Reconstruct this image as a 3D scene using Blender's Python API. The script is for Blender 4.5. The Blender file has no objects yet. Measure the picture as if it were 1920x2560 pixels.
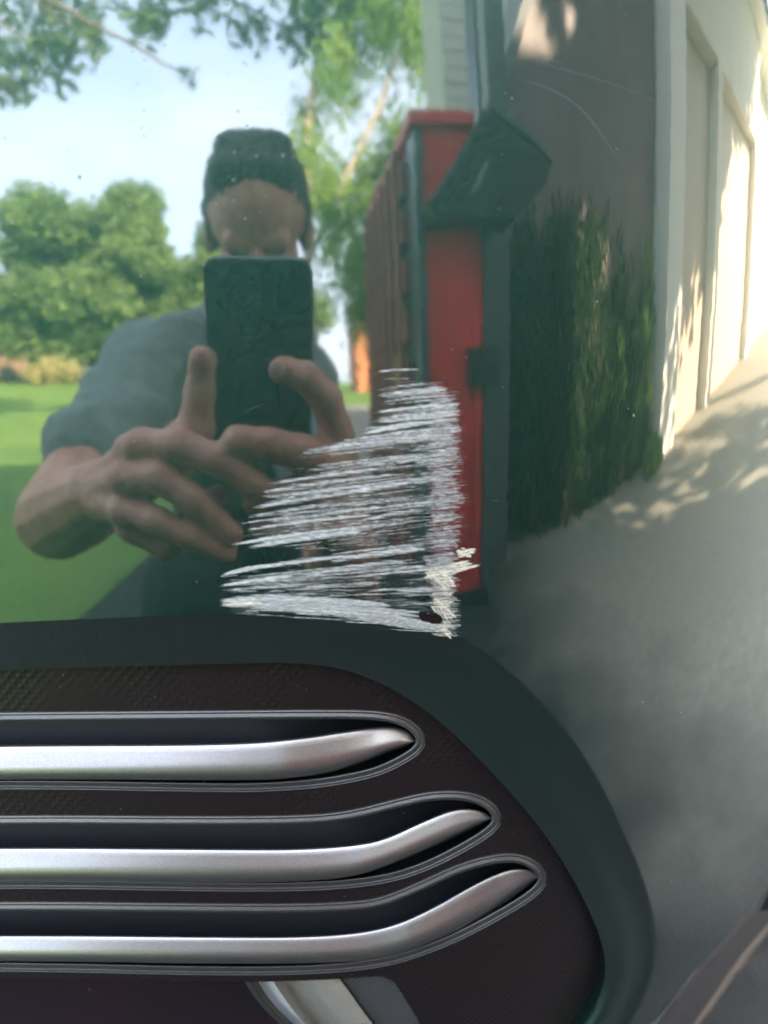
import bpy, bmesh, math, random
import numpy as np
from mathutils import Vector, Matrix
from mathutils.geometry import delaunay_2d_cdt
R = math.radians
sc = bpy.context.scene
C = sc.collection
rng = np.random.default_rng(7)
random.seed(7)

# ------------------------------------------------------------ camera, sky, sun, exposure
A = R(8.7); D = .265; Z0 = .66
CAM = np.array([0, -math.cos(A)*D, Z0+math.sin(A)*D])
PITCH = R(-24.1); YAW = R(6.0); FP = 2080.; PW, PH = 1920, 2560
fw = np.array([math.sin(YAW)*math.cos(PITCH), math.cos(YAW)*math.cos(PITCH), math.sin(PITCH)])
rt = np.array([math.cos(YAW), -math.sin(YAW), 0.]); up = np.cross(rt, fw)

cd = bpy.data.cameras.new('camera'); cam = bpy.data.objects.new('camera', cd); C.objects.link(cam)
sc.camera = cam
cam.matrix_world = Matrix(((rt[0], up[0], -fw[0], CAM[0]), (rt[1], up[1], -fw[1], CAM[1]), (rt[2], up[2], -fw[2], CAM[2]), (0, 0, 0, 1)))
cd.sensor_fit = 'HORIZONTAL'; cd.sensor_width = 24.; cd.lens = 24.*FP/PW
cd.clip_start = .004; cd.clip_end = 900
cd.dof.use_dof = True; cd.dof.focus_distance = .335; cd.dof.aperture_fstop = 6.3

SUN_EL, SUN_AZ = R(29), R(30)          # sun stands behind the car, a little to the right (azimuth from +Y towards +X)
w = bpy.data.worlds.new('World'); sc.world = w; w.use_nodes = True
nt = w.node_tree; nt.nodes.clear()
out = nt.nodes.new('ShaderNodeOutputWorld'); bg = nt.nodes.new('ShaderNodeBackground')
sky = nt.nodes.new('ShaderNodeTexSky'); sky.sky_type = 'NISHITA'; sky.sun_disc = False
sky.sun_elevation = SUN_EL; sky.sun_rotation = SUN_AZ; sky.air_density = 1.0; sky.dust_density = 1.5
tc = nt.nodes.new('ShaderNodeTexCoord'); mp = nt.nodes.new('ShaderNodeMapping'); mp.inputs['Scale'].default_value = (1, 1, 2.2)
nz = nt.nodes.new('ShaderNodeTexNoise'); nz.inputs['Scale'].default_value = 2.3; nz.inputs['Detail'].default_value = 6; nz.inputs['Roughness'].default_value = .55
cr = nt.nodes.new('ShaderNodeValToRGB'); cr.color_ramp.elements[0].position = .30; cr.color_ramp.elements[1].position = .66
cr.color_ramp.elements[0].color = (.45, .45, .45, 1); cr.color_ramp.elements[1].color = (1, 1, 1, 1)
mx = nt.nodes.new('ShaderNodeMixRGB'); mx.inputs[2].default_value = (4.1, 4.5, 5.2, 1)
for a, b in ((tc.outputs['Generated'], mp.inputs[0]), (mp.outputs[0], nz.inputs['Vector']), (nz.outputs[0], cr.inputs[0]),
             (cr.outputs[0], mx.inputs[0]), (sky.outputs[0], mx.inputs[1]), (mx.outputs[0], bg.inputs[0]), (bg.outputs[0], out.inputs[0])):
    nt.links.new(a, b)
bg.inputs[1].default_value = .12

sl = bpy.data.lights.new('sun', 'SUN'); sl.energy = 5.0; sl.angle = R(.5); sl.color = (1, .82, .58)
so = bpy.data.objects.new('sun', sl); C.objects.link(so)
sdir = Vector((math.sin(SUN_AZ)*math.cos(SUN_EL), math.cos(SUN_AZ)*math.cos(SUN_EL), math.sin(SUN_EL)))
so.rotation_euler = sdir.to_track_quat('Z', 'Y').to_euler(); so.location = (20, 30, 30)
sc.view_settings.view_transform = 'Standard'; sc.view_settings.look = 'None'; sc.view_settings.gamma = 1
sc.view_settings.exposure = 4.62
sc.cycles.max_bounces = 8; sc.cycles.glossy_bounces = 5; sc.cycles.diffuse_bounces = 3; sc.cycles.transparent_max_bounces = 24
sc.cycles.use_denoising = True
sc.cycles.caustics_reflective = False; sc.cycles.sample_clamp_indirect = 8

# ------------------------------------------------------------ the bumper skin: y = F(x, z), a gently domed sheet that turns away to the right
R1, RZ, X1, S1, W1 = 1.5, 1.5, .045, .50, .105
_erf = np.vectorize(math.erf)
def F(x, z):
    e = np.maximum(0, x-X1); s = z-Z0
    return x*x/(2*R1)+S1*(e-W1*math.sqrt(math.pi)/2*_erf(e/W1))+math.tan(A)*s+s*s/(2*RZ)
def FN(x, z):
    e = np.maximum(0, x-X1); s = z-Z0
    n = np.stack([x/R1+S1*(1-np.exp(-(e/W1)**2)), -np.ones_like(x), math.tan(A)+s/RZ], -1)
    return n/np.linalg.norm(n, axis=-1, keepdims=True)
def ray(u, v):
    u = np.asarray(u, float); v = np.asarray(v, float)
    d = fw+rt*((u-PW/2)/FP)[..., None]-up*((v-PH/2)/FP)[..., None]
    return d/np.linalg.norm(d, axis=-1, keepdims=True)
def P(u, v, off=0.):
    """point of the sheet F + off (off metres deeper into the car) traced at outline position u, v of the photograph"""
    u, v, off = np.broadcast_arrays(np.asarray(u, float), np.asarray(v, float), np.asarray(off, float))
    d = ray(u, v); lo = np.full(u.shape, .03); hi = np.full(u.shape, 1.6)
    ts = np.linspace(.03, 1.3, 90); found = np.zeros(u.shape, bool)
    prev = ts[0]
    for t in ts[1:]:
        p = CAM+d*t; g = p[..., 1]-F(p[..., 0], p[..., 2])-off
        new = (g > 0) & ~found
        lo = np.where(new, prev, lo); hi = np.where(new, t, hi); found |= new; prev = t
    for _ in range(34):
        m = (lo+hi)/2; p = CAM+d*m[..., None]; g = p[..., 1]-F(p[..., 0], p[..., 2])-off
        hi = np.where(g > 0, m, hi); lo = np.where(g > 0, lo, m)
    return CAM+d*((lo+hi)/2)[..., None]
def VP(u, v, dist):
    """the place whose mirror image shows at u, v on the sheet, dist metres out from it"""
    p = P(np.array([u]), np.array([v]))[0]; d = ray(np.array([u]), np.array([v]))[0]
    n = FN(np.array([p[0]]), np.array([p[2]]))[0]; r = d-2*d.dot(n)*n
    return p+r*dist

# ------------------------------------------------------------ helpers
def link(o, parent=None):
    C.objects.link(o)
    if parent: o.parent = parent
    return o
def tag(o, label=None, cat=None, group=None, kind=None):
    if label: o['label'] = label
    if cat: o['category'] = cat
    if group: o['group'] = group
    if kind: o['kind'] = kind
    return o
def empty(name, loc=(0, 0, 0)):
    o = bpy.data.objects.new(name, None); o.location = loc; o.empty_display_size = .05; return link(o)
def mesh(name, V, Fs, m, parent=None, smooth=False, normals=None, uv=None):
    me = bpy.data.meshes.new(name); me.from_pydata([tuple(map(float, v)) for v in V], [], [tuple(map(int, f)) for f in Fs]); me.materials.append(m)
    if smooth: me.polygons.foreach_set('use_smooth', [True]*len(me.polygons))
    if uv is not None:
        l = me.uv_layers.new(name='UVMap'); idx = np.zeros(len(me.loops), int); me.loops.foreach_get('vertex_index', idx)
        l.data.foreach_set('uv', np.asarray(uv)[idx].astype(np.float32).ravel())
    me.update()
    if normals is not None: me.normals_split_custom_set_from_vertices([tuple(map(float, n)) for n in normals])
    return link(bpy.data.objects.new(name, me), parent)
def place(o, parent):
    """parent while keeping the world place of a mesh built in world coordinates"""
    o.parent = parent; o.matrix_parent_inverse = Matrix.Translation(parent.location).inverted(); return o
def grid_faces(ni, nj, flip=False):
    i, j = np.meshgrid(np.arange(ni-1), np.arange(nj-1), indexing='ij'); a = (i*nj+j).ravel()
    f = np.stack([a, a+1, a+nj+1, a+nj], -1)
    return f[:, ::-1] if flip else f
def interp(pts, n, smooth=3):
    """evenly resampled, rounded polyline"""
    p = np.array(pts, float)
    for _ in range(smooth):
        q = np.empty((2*len(p)-2, p.shape[1])); q[0::2] = p[:-1]*.75+p[1:]*.25; q[1::2] = p[:-1]*.25+p[1:]*.75
        p = np.vstack([p[:1], q, p[-1:]])
    s = np.r_[0, np.cumsum(np.linalg.norm(np.diff(p[:, :2], axis=0), axis=1))]
    t = np.linspace(0, s[-1], n)
    return np.stack([np.interp(t, s, p[:, k]) for k in range(p.shape[1])], -1)
class MB:
    def __init__(s): s.v = []; s.f = []
    def box(s, x0, x1, y0, y1, z0, z1, M=None):
        b = len(s.v); c = [Vector((x, y, z)) for x in (x0, x1) for y in (y0, y1) for z in (z0, z1)]
        s.v += [tuple(M @ p) if M else tuple(p) for p in c]
        s.f += [(b, b+1, b+3, b+2), (b+4, b+6, b+7, b+5), (b, b+4, b+5, b+1), (b+2, b+3, b+7, b+6), (b, b+2, b+6, b+4), (b+1, b+5, b+7, b+3)]
        return s
    def prism(s, pts, a, b_, axis='y'):
        """outline pts in the plane across axis, extruded a..b_"""
        n = len(pts); b = len(s.v)
        for t in (a, b_):
            for p, q in pts: s.v.append((p, t, q) if axis == 'y' else ((t, p, q) if axis == 'x' else (p, q, t)))
        s.f += [tuple(range(b, b+n)), tuple(range(b+2*n-1, b+n-1, -1))]+[(b+i, b+n+i, b+n+(i+1) % n, b+(i+1) % n) for i in range(n)]
        return s
    def cap(s, p, q, r0, r1, n=12):
        """a limb piece: two rounded ends of different radius"""
        p, q = Vector(p), Vector(q); z = (q-p); L = z.length; z = z.normalized() if L > 1e-6 else Vector((0, 0, 1))
        x = z.orthogonal().normalized(); y = z.cross(x); rings = []
        for k in range(1, 5): a = math.pi/2*k/5; rings.append((p-z*r0*math.cos(a), r0*math.sin(a)))
        for k in range(0, 5): t = k/4; rings.append((p.lerp(q, t), r0+(r1-r0)*t))
        for k in range(1, 5): a = math.pi/2*k/5; rings.append((q+z*r1*math.sin(a), r1*math.cos(a)))
        b = len(s.v); s.v.append(tuple(p-z*r0))
        for c, r in rings:
            for i in range(n): a = 2*math.pi*i/n; s.v.append(tuple(c+(x*math.cos(a)+y*math.sin(a))*r))
        s.v.append(tuple(q+z*r1)); e = len(s.v)-1; m = len(rings)
        for i in range(n):
            j = (i+1) % n; s.f.append((b, b+1+j, b+1+i)); s.f.append((e, b+1+(m-1)*n+i, b+1+(m-1)*n+j))
            for k in range(m-1): s.f.append((b+1+k*n+i, b+1+k*n+j, b+1+(k+1)*n+j, b+1+(k+1)*n+i))
        return s
    def chain(s, pts, rs):
        for i in range(len(pts)-1):
            m = Vector(pts[i]).lerp(Vector(pts[i+1]), .5); q = (rs[i]+rs[i+1])/2*(.90 if rs[i] < .017 else 1)
            s.cap(pts[i], m, rs[i], q); s.cap(m, pts[i+1], q, rs[i+1])
        return s
    def ball(s, c, rx, ry, rz, M=None, n=16):
        b = len(s.v); c = Vector(c)
        for i in range(n+1):
            for j in range(2*n):
                th = math.pi*i/n; ph = math.pi*j/n
                p = Vector((rx*math.sin(th)*math.cos(ph), ry*math.sin(th)*math.sin(ph), rz*math.cos(th)))
                s.v.append(tuple(c+(M @ p if M else p)))
        for i in range(n):
            for j in range(2*n): k = (j+1) % (2*n); s.f.append((b+i*2*n+j, b+(i+1)*2*n+j, b+(i+1)*2*n+k, b+i*2*n+k))
        return s
    def build(s, name, m, parent=None, smooth=False): return mesh(name, s.v, s.f, m, parent, smooth)

def mat(name, col, rough=.7, metal=0, ior=None, noise=None, bump=None, spec=None):
    """noise = (scale, second colour, low, high); bump = (scale, distance)"""
    m = bpy.data.materials.new(name); m.use_nodes = True; t = m.node_tree; b = t.nodes['Principled BSDF']
    b.inputs['Base Color'].default_value = (*col, 1); b.inputs['Roughness'].default_value = rough; b.inputs['Metallic'].default_value = metal
    if ior: b.inputs['IOR'].default_value = ior
    if spec is not None: b.inputs['Specular IOR Level'].default_value = spec
    g = t.nodes.new('ShaderNodeTexCoord')
    if noise:
        n = t.nodes.new('ShaderNodeTexNoise'); n.inputs['Scale'].default_value = noise[0]; n.inputs['Detail'].default_value = 5
        r = t.nodes.new('ShaderNodeValToRGB'); r.color_ramp.elements[0].position = noise[2]; r.color_ramp.elements[1].position = noise[3]
        r.color_ramp.elements[0].color = (*col, 1); r.color_ramp.elements[1].color = (*noise[1], 1)
        t.links.new(g.outputs['Object'], n.inputs['Vector']); t.links.new(n.outputs[0], r.inputs[0]); t.links.new(r.outputs[0], b.inputs['Base Color'])
    if bump:
        n = t.nodes.new('ShaderNodeTexNoise'); n.inputs['Scale'].default_value = bump[0]; n.inputs['Detail'].default_value = 3
        u = t.nodes.new('ShaderNodeBump'); u.inputs['Distance'].default_value = bump[1]
        t.links.new(g.outputs['Object'], n.inputs['Vector']); t.links.new(n.outputs[0], u.inputs['Height']); t.links.new(u.outputs[0], b.inputs['Normal'])
    return m

def wobble(m, scale, amt, scale2=None, amt2=0):
    """orange peel: tilt the normal by a small smooth noise"""
    t = m.node_tree; b = t.nodes['Principled BSDF']; g = t.nodes.new('ShaderNodeNewGeometry'); last = g.outputs['Normal']
    for s_, a_ in ((scale, amt), (scale2, amt2)):
        if not s_: continue
        n = t.nodes.new('ShaderNodeTexNoise'); n.inputs['Scale'].default_value = s_; n.inputs['Detail'].default_value = 1.5
        v1 = t.nodes.new('ShaderNodeVectorMath'); v1.operation = 'SUBTRACT'; v1.inputs[1].default_value = (.5, .5, .5)
        v2 = t.nodes.new('ShaderNodeVectorMath'); v2.operation = 'SCALE'; v2.inputs['Scale'].default_value = a_
        v3 = t.nodes.new('ShaderNodeVectorMath'); v3.operation = 'ADD'
        t.links.new(g.outputs['Position'], n.inputs['Vector']); t.links.new(n.outputs['Color'], v1.inputs[0]); t.links.new(v1.outputs[0], v2.inputs[0])
        t.links.new(v2.outputs[0], v3.inputs[0]); t.links.new(last, v3.inputs[1]); last = v3.outputs[0]
    v4 = t.nodes.new('ShaderNodeVectorMath'); v4.operation = 'NORMALIZE'
    t.links.new(last, v4.inputs[0]); t.links.new(v4.outputs[0], b.inputs['Normal']); t.links.new(v4.outputs[0], b.inputs['Coat Normal'])

# ------------------------------------------------------------ materials
M_paint = mat('green_metallic_paint', (.0020, .0160, .0122), .5, .88, 1.5, noise=(800, (.0085, .029, .024), .40, .72))
pb_ = M_paint.node_tree.nodes['Principled BSDF']; pb_.inputs['Coat Weight'].default_value = 1; pb_.inputs['Coat IOR'].default_value = 1.78; pb_.inputs['Coat Roughness'].default_value = .035
wobble(M_paint, 210, .005, 38, .0035)
def plastic(name, col, rough, scale, dist):
    m = mat(name, col, rough, spec=.22); t = m.node_tree; b = t.nodes['Principled BSDF']
    g = t.nodes.new('ShaderNodeNewGeometry'); sp = t.nodes.new('ShaderNodeSeparateXYZ'); t.links.new(g.outputs['Position'], sp.inputs[0])
    n = t.nodes.new('ShaderNodeTexNoise'); n.inputs['Scale'].default_value = 30; t.links.new(g.outputs['Position'], n.inputs['Vector'])
    k = t.nodes.new('ShaderNodeMapRange'); k.inputs['From Min'].default_value = .35; k.inputs['From Max'].default_value = .6; t.links.new(n.outputs[0], k.inputs[0])
    co = []
    for ax, kk in (('X', scale), ('Z', scale*.9)):
        a_ = t.nodes.new('ShaderNodeMath'); a_.operation = 'MULTIPLY'; a_.inputs[1].default_value = kk; c_ = t.nodes.new('ShaderNodeMath'); c_.operation = 'COSINE'
        t.links.new(sp.outputs[ax], a_.inputs[0]); t.links.new(a_.outputs[0], c_.inputs[0]); co.append(c_)
    mu = t.nodes.new('ShaderNodeMath'); mu.operation = 'MULTIPLY'; t.links.new(co[0].outputs[0], mu.inputs[0]); t.links.new(co[1].outputs[0], mu.inputs[1])
    mxm = t.nodes.new('ShaderNodeMath'); mxm.operation = 'MAXIMUM'; mxm.inputs[1].default_value = -.1; t.links.new(mu.outputs[0], mxm.inputs[0])
    m2 = t.nodes.new('ShaderNodeMath'); m2.operation = 'MULTIPLY'; t.links.new(mxm.outputs[0], m2.inputs[0]); t.links.new(k.outputs[0], m2.inputs[1])
    u = t.nodes.new('ShaderNodeBump'); u.inputs['Distance'].default_value = dist; t.links.new(m2.outputs[0], u.inputs['Height']); t.links.new(u.outputs[0], b.inputs['Normal'])
    return m
M_insert = plastic('dark_grained_plastic', (.0062, .0044, .0050), .34, 1500, .00019)
M_back = mat('dark_recess_plastic', (.007, .0082, .0108), .5, spec=.25)
M_rim = mat('satin_rim_plastic', (.036, .0355, .038), .42, .4, bump=(900, .0002))
M_silver = mat('satin_silver', (.175, .17, .173), .36, .92, noise=(1500, (.135, .131, .133), .35, .7))
M_bead = mat('rubber_seal', (.006, .006, .007), .5)
M_chrome = mat('frosted_silver_trim', (.42, .41, .38), .25, .75, bump=(160, .0006))
M_lens = mat('lamp_glass', (.30, .33, .37), .06, 0, 1.6)
M_purple = mat('smoked_intake_plastic', (.006, .0035, .006), .35, noise=(25, (.010, .0035, .007), .4, .7), spec=.2)
M_lip = mat('grey_lip_plastic', (.03, .028, .03), .35, .2)
M_lip2 = mat('lip_edge_highlight', (.14, .115, .10), .4, .2)  # beige highlight along the lip, painted as a colour of its own
M_chip = mat('bare_primer_chip', (.0035, .0012, .0012), .8, spec=.08, bump=(900, .0006))

# ------------------------------------------------------------ the car
car = empty('car', (0, .3, 0))
tag(car, 'dark green car seen close, glossy bumper corner with white scrape beside silver barred grille', 'car')

CC = [(-3600, 1760), (-2200, 1690), (-900, 1610), (0, 1556), (250, 1546), (500, 1533), (700, 1532), (850, 1541), (1000, 1559), (1145, 1588), (1200, 1615),
      (1257, 1660), (1330, 1728), (1392, 1795), (1453, 1869), (1515, 1973), (1576, 2103), (1626, 2226), (1650, 2361), (1644, 2422), (1620, 2484), (1583, 2558), (1555, 2610)]
GG = [(-3600, 1950), (-2200, 1870), (-900, 1745), (0, 1672), (289, 1666), (579, 1659), (723, 1656), (839, 1666), (926, 1695), (992, 1727), (1084, 1789),
      (1177, 1875), (1269, 1973), (1330, 2041), (1392, 2127), (1453, 2232), (1496, 2324), (1521, 2404), (1518, 2459), (1490, 2515), (1460, 2560), (1400, 2650)]
NS = 520
cu = interp(CC, NS); gu = interp(GG, NS)
# match the two curves along the panel
def warp(c, frac_x):
    s = np.r_[0, np.cumsum(np.linalg.norm(np.diff(c, axis=0), axis=1))]; return s
key = [(0, 0), (-900, -900), (0, 0)]
def by_keys(c, keys, n):
    s = np.r_[0, np.cumsum(np.linalg.norm(np.diff(c, axis=0), axis=1))]
    ks = [s[np.argmin((c[:, 0]-k[0])**2+(c[:, 1]-k[1])**2)] for k in keys]
    t = np.concatenate([np.linspace(ks[i], ks[i+1], n[i], endpoint=(i == len(n)-1)) for i in range(len(n))])
    return np.stack([np.interp(t, s, c[:, 0]), np.interp(t, s, c[:, 1])], -1)
cd_, gd_ = interp(CC, 4000), interp(GG, 4000)
counts = [60, 150, 190, 110]
cu = by_keys(cd_, [(-3600, 1760), (-100, 1560), (760, 1534), (1453, 1869), (1555, 2610)], counts)
gu = by_keys(gd_, [(-3600, 1950), (-100, 1676), (680, 1656), (1269, 1973), (1400, 2650)], counts)
NS = len(cu)
from numpy import convolve
def sm(a, k=21):
    pad = np.pad(a, ((k//2, k//2), (0, 0)), mode='edge'); o = np.stack([convolve(pad[:, i], np.ones(k)/k, 'valid') for i in range(2)], -1)
    return o
cu = sm(cu); gu = sm(gu)
C3 = P(cu[:, 0], cu[:, 1])
# outer edge of the skin in (x, z): up over the top, down the right side, back along the lower lip line
B = np.zeros((NS, 2))
iu = int(np.argmin(np.abs(cu[:, 0]-1150))) ; 
lipL = P(np.linspace(2240, 1592, 60), np.linspace(1851, 2596, 60))
B[:iu, 0] = C3[:iu, 0]; B[:iu, 1] = .93
path = np.vstack([[C3[iu, 0], .93], [.46, .93], [.46, max(.30, lipL[0, 2])], lipL[:, [0, 2]]])
ps = np.r_[0, np.cumsum(np.linalg.norm(np.diff(path, axis=0), axis=1))]
tt = np.linspace(0, 1, NS-iu)**.85*ps[-1]
B[iu:, 0] = np.interp(tt, ps, path[:, 0]); B[iu:, 1] = np.interp(tt, ps, path[:, 1])
NR = 170; NCH = 60
rr = np.linspace(0, 1, NR)**1.5
V = []; Nn = []
# chamfer rows from the insert edge out to the crease
hgt = np.linalg.norm(cu-gu, axis=1)
dep = np.interp(cu[:, 0], [-3600, 0, 800, 1250, 1500], [.018, .0165, .0155, .0145, .014])
rnd = np.interp(cu[:, 0]+np.maximum(0, cu[:, 1]-1560)*.6, [700, 1150, 1700], [.035, .07, .16])
ch = []
for r in np.linspace(1, 0, NCH+1)[:-1]**1.6:
    off = dep*(np.sqrt(r*r+rnd**2)-rnd)+.0013*math.sin(2*math.pi*r)*np.clip((cu[:, 0]-760)/300, 0, 1)*min(1, r*6)
    ch.append(P(cu[:, 0]*(1-r)+gu[:, 0]*r, cu[:, 1]*(1-r)+gu[:, 1]*r, off))
ch = np.array(ch)
mn = []
for r in rr:
    x = C3[:, 0]*(1-r)+B[:, 0]*r; z = C3[:, 2]*(1-r)+B[:, 1]*r
    mn.append(np.stack([x, F(x, z), z], -1))
mn = np.array(mn)
G_all = np.vstack([ch, mn])
du = np.gradient(G_all, axis=1); dr = np.gradient(G_all, axis=0)
nn = np.cross(du, dr); nn /= np.maximum(1e-12, np.linalg.norm(nn, axis=-1, keepdims=True)); nn[nn[..., 1] > 0] *= -1
fnm = FN(mn[..., 0], mn[..., 2]); nn[NCH+1:] = fnm[1:]
vv = G_all.reshape(-1, 3)
panel = mesh('bumper_panel', vv, grid_faces(NCH+NR, NS), M_paint, car, True, nn.reshape(-1, 3)); place(panel, car)
# turned-in return behind the inner paint edge, so the skin has thickness
ge = P(gu[:, 0], gu[:, 1], dep*(np.sqrt(1+rnd**2)-rnd))
ret = np.vstack([ge, ge+np.array([0, .008, 0])]); place(mesh('panel_return', ret, grid_faces(2, NS), M_paint, None, True), car)

# dark grained insert with three slots
SL = [dict(up=[(-2600, 1870), (-900, 1802), (0, 1790), (500, 1786), (810, 1783), (950, 1785), (1015, 1802), (1048, 1830)], tip=(1056, 1856),
           lo=[(1040, 1880), (985, 1912), (926, 1936), (810, 1958), (700, 1967), (579, 1971), (0, 1960), (-900, 1975), (-2600, 2060)],
           st=[(-2600, 1950), (-900, 1875), (0, 1860), (579, 1859), (752, 1844), (880, 1823), (970, 1812), (1020, 1824)], stip=(1040, 1852),
           sb=[(1010, 1868), (974, 1880), (900, 1911), (810, 1938), (700, 1950), (600, 1953), (0, 1949), (-900, 1964), (-2600, 2040)]),
      dict(up=[(-2600, 2130), (-900, 2065), (0, 2046), (500, 2050), (750, 2048), (870, 2038), (992, 2006), (1084, 1985), (1177, 1987), (1232, 2014)], tip=(1249, 2050),
           lo=[(1222, 2082), (1146, 2127), (1054, 2172), (961, 2200), (820, 2216), (579, 2220), (0, 2208), (-900, 2225), (-2600, 2300)],
           st=[(-2600, 2210), (-900, 2130), (0, 2115), (579, 2121), (752, 2121), (880, 2112), (961, 2098), (1054, 2053), (1134, 2020), (1190, 2020)], stip=(1234, 2044),
           sb=[(1177, 2074), (1084, 2117), (992, 2156), (900, 2190), (800, 2204), (521, 2210), (0, 2202), (-900, 2215), (-2600, 2290)]),
      dict(up=[(-2600, 2350), (-900, 2275), (0, 2262), (500, 2268), (750, 2269), (900, 2262), (961, 2251), (1054, 2212), (1146, 2168), (1238, 2143), (1300, 2142), (1346, 2166)], tip=(1364, 2200),
           lo=[(1332, 2238), (1238, 2294), (1146, 2342), (1054, 2380), (961, 2408), (820, 2424), (579, 2430), (0, 2416), (-900, 2420), (-2600, 2500)],
           st=[(-2600, 2430), (-900, 2345), (0, 2335), (579, 2341), (760, 2341), (900, 2331), (992, 2310), (1084, 2268), (1177, 2213), (1257, 2174), (1310, 2168)], stip=(1354, 2188),
           sb=[(1269, 2258), (1177, 2312), (1084, 2356), (992, 2390), (900, 2407), (579, 2412), (0, 2402), (-900, 2410), (-2600, 2485)])]
def INS(u): return np.interp(u, [-2600, 0, 700, 1500], [.0240, .0215, .0205, .0190])      # depth of the insert face below the skin
def slot_curve(s): return interp(s['up']+[s['tip']]+s['lo'], 700, 3)
def offset2d(c, d):
    t = np.gradient(c, axis=0); t /= np.linalg.norm(t, axis=1, keepdims=True); return c+np.stack([t[:, 1], -t[:, 0]], -1)*d   # +d = outward for these left-right-left curves
slots = [slot_curve(s) for s in SL]
bot = [(-2600, 2560), (-900, 2450), (0, 2444), (579, 2456), (760, 2452), (900, 2444), (974, 2437), (1010, 2490), (1054, 2560), (1110, 2680)]
gin = gu[::3]; gin = gin[(gin[:, 0] > -2600)]
gi = np.vstack([gin, [[1380, 2690]]])
bo = interp(bot, 120, 2)[::-1]
outer = np.vstack([gi, bo])
pts = [tuple(p) for p in outer]; edges = [(i, (i+1) % len(pts)) for i in range(len(pts))]
holes = []
for c in slots:
    h = offset2d(c, 11)[::2]; b0 = len(pts); pts += [tuple(p) for p in h]; edges += [(b0+i, b0+i+1) for i in range(len(h)-1)]
    edges.append((b0+len(h)-1, b0)); holes.append(h)
def inside(poly, x, y):
    x = np.asarray(x, float); y = np.asarray(y, float); r = np.zeros(x.shape, bool); n = len(poly); j = n-1
    for i in range(n):
        xi, yi = poly[i]; xj, yj = poly[j]
        cnd = ((yi > y) != (yj > y)); xx = (xj-xi)*(y-yi)/((yj-yi) if yj != yi else 1e-9)+xi
        r ^= cnd & (x < xx); j = i
    return r
gx, gy = np.meshgrid(np.arange(-2500, 1540, 26), np.arange(1650, 2680, 22)); gx = gx.ravel()+rng.uniform(-3, 3, gx.size); gy = gy.ravel()+rng.uniform(-3, 3, gy.size)
ok = inside(outer, gx, gy)
for h in holes: ok &= ~inside(h, gx, gy)
pts += [tuple(p) for p in np.stack([gx[ok], gy[ok]], -1)]
vo, eo, fo, _, _, _ = delaunay_2d_cdt([Vector(p) for p in pts], edges, [], 0, 1e-3)
vo = np.array([tuple(v) for v in vo]); fo = np.array([f for f in fo if len(f) == 3]); cx = vo[fo].mean(1)
keep = inside(outer, cx[:, 0], cx[:, 1])
for h in holes: keep &= ~inside(h, cx[:, 0], cx[:, 1])
fo = fo[keep]
def ins_depth(u, v):   # the face dips gently towards the paint edge
    return INS(u)
iv = P(vo[:, 0], vo[:, 1], ins_depth(vo[:, 0], vo[:, 1])); inn = FN(iv[:, 0], iv[:, 2]-.0)
insert = place(mesh('grille_insert', iv, fo[:, ::-1], M_insert, None, True, inn), car)
# raised rims round the slots, double bead then a wall going in
prof = [(11, 0), (10, .0002), (9, .0005), (7, .0003), (5, .0001), (4, .0000), (3, .0002), (2, .0006), (0, .0004), (-3, .0001), (-6, -.0002), (-8, -.0004), (-10, -.0003), (-12, .0002), (-13.2, .0015), (-13.8, .005), (-14, .025)]
for c in slots:
    rows = [P(*offset2d(c, d).T, INS(c[:, 0])+o) for d, o in prof]; rv = np.array(rows)
    ob = place(mesh('slot_rim', rv.reshape(-1, 3), grid_faces(len(prof), len(c), True), M_rim, None, True), insert)
    ob.parent = car; ob.matrix_parent_inverse = Matrix.Translation(car.location).inverted()
# silver bars
def bar(s):
    n = 340
    top = interp(s['st']+[s['stip']], n, 3); low = interp([s['stip']]+s['sb'], n, 3)[::-1]
    # pair by arc fraction measured from the tip
    q = np.linspace(0, 1, 18); rows = []
    prof_t = np.array([0, .03, .08, .15, .25, .35, .45, .55, .62, .69, .76, .83, .89, .94, .97, 1.0])
    bulge = np.array([.0225, .0078, .0072, .0065, .0057, .0049, .0041, .0033, .0028, .0024, .0021, .0020, .0022, .0029, .0040, .0225])
    wid = np.clip(np.linalg.norm(top-low, axis=1)/80, 0, 1)
    for t, b in zip(prof_t, bulge):
        c = top*(1-t)+low*t
        rows.append(P(c[:, 0], c[:, 1], INS(c[:, 0])-.0062+(b-.0012)*np.maximum(wid, .25)+.000034*(np.sqrt(np.maximum(0, c[:, 0]-(s['stip'][0]-340))**2+25**2)-25)))
    rv = np.array(rows)
    return place(mesh('grille_bar', rv.reshape(-1, 3), grid_faces(len(prof_t), n, True), M_silver, None, True), car)
for s in SL: bar(s)
# recess floor behind the slots, one per slot
for c in slots:
    t = interp([tuple(p) for p in offset2d(c, 2)[:345]], 120, 0); l = interp([tuple(p) for p in offset2d(c, 2)[345:]], 120, 0)[::-1]
    rows = np.array([P(*(t*(1-k)+l*k).T, INS(t[:, 0])+np.interp(t[:, 0]-c[:, 0].max(), [-420, -150], [.0105, .0235])) for k in np.linspace(0, 1, 8)])
    place(mesh('recess_floor', rows.reshape(-1, 3), grid_faces(8, 120, True), M_back, None, True), car)

def sheet(name, a, b, m, off0=.0, off1=None, n=80, rows=10, prof=None, na=2):
    a = interp(a, n, na); b = interp(b, n, na); off1 = off0 if off1 is None else off1
    rv = np.array([P(*(a*(1-k)+b*k).T, off0+(off1-off0)*k+(prof(k) if prof else 0)) for k in np.linspace(0, 1, rows)])
    return place(mesh(name, rv.reshape(-1, 3), grid_faces(rows, n, True), m, None, True), car)
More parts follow.
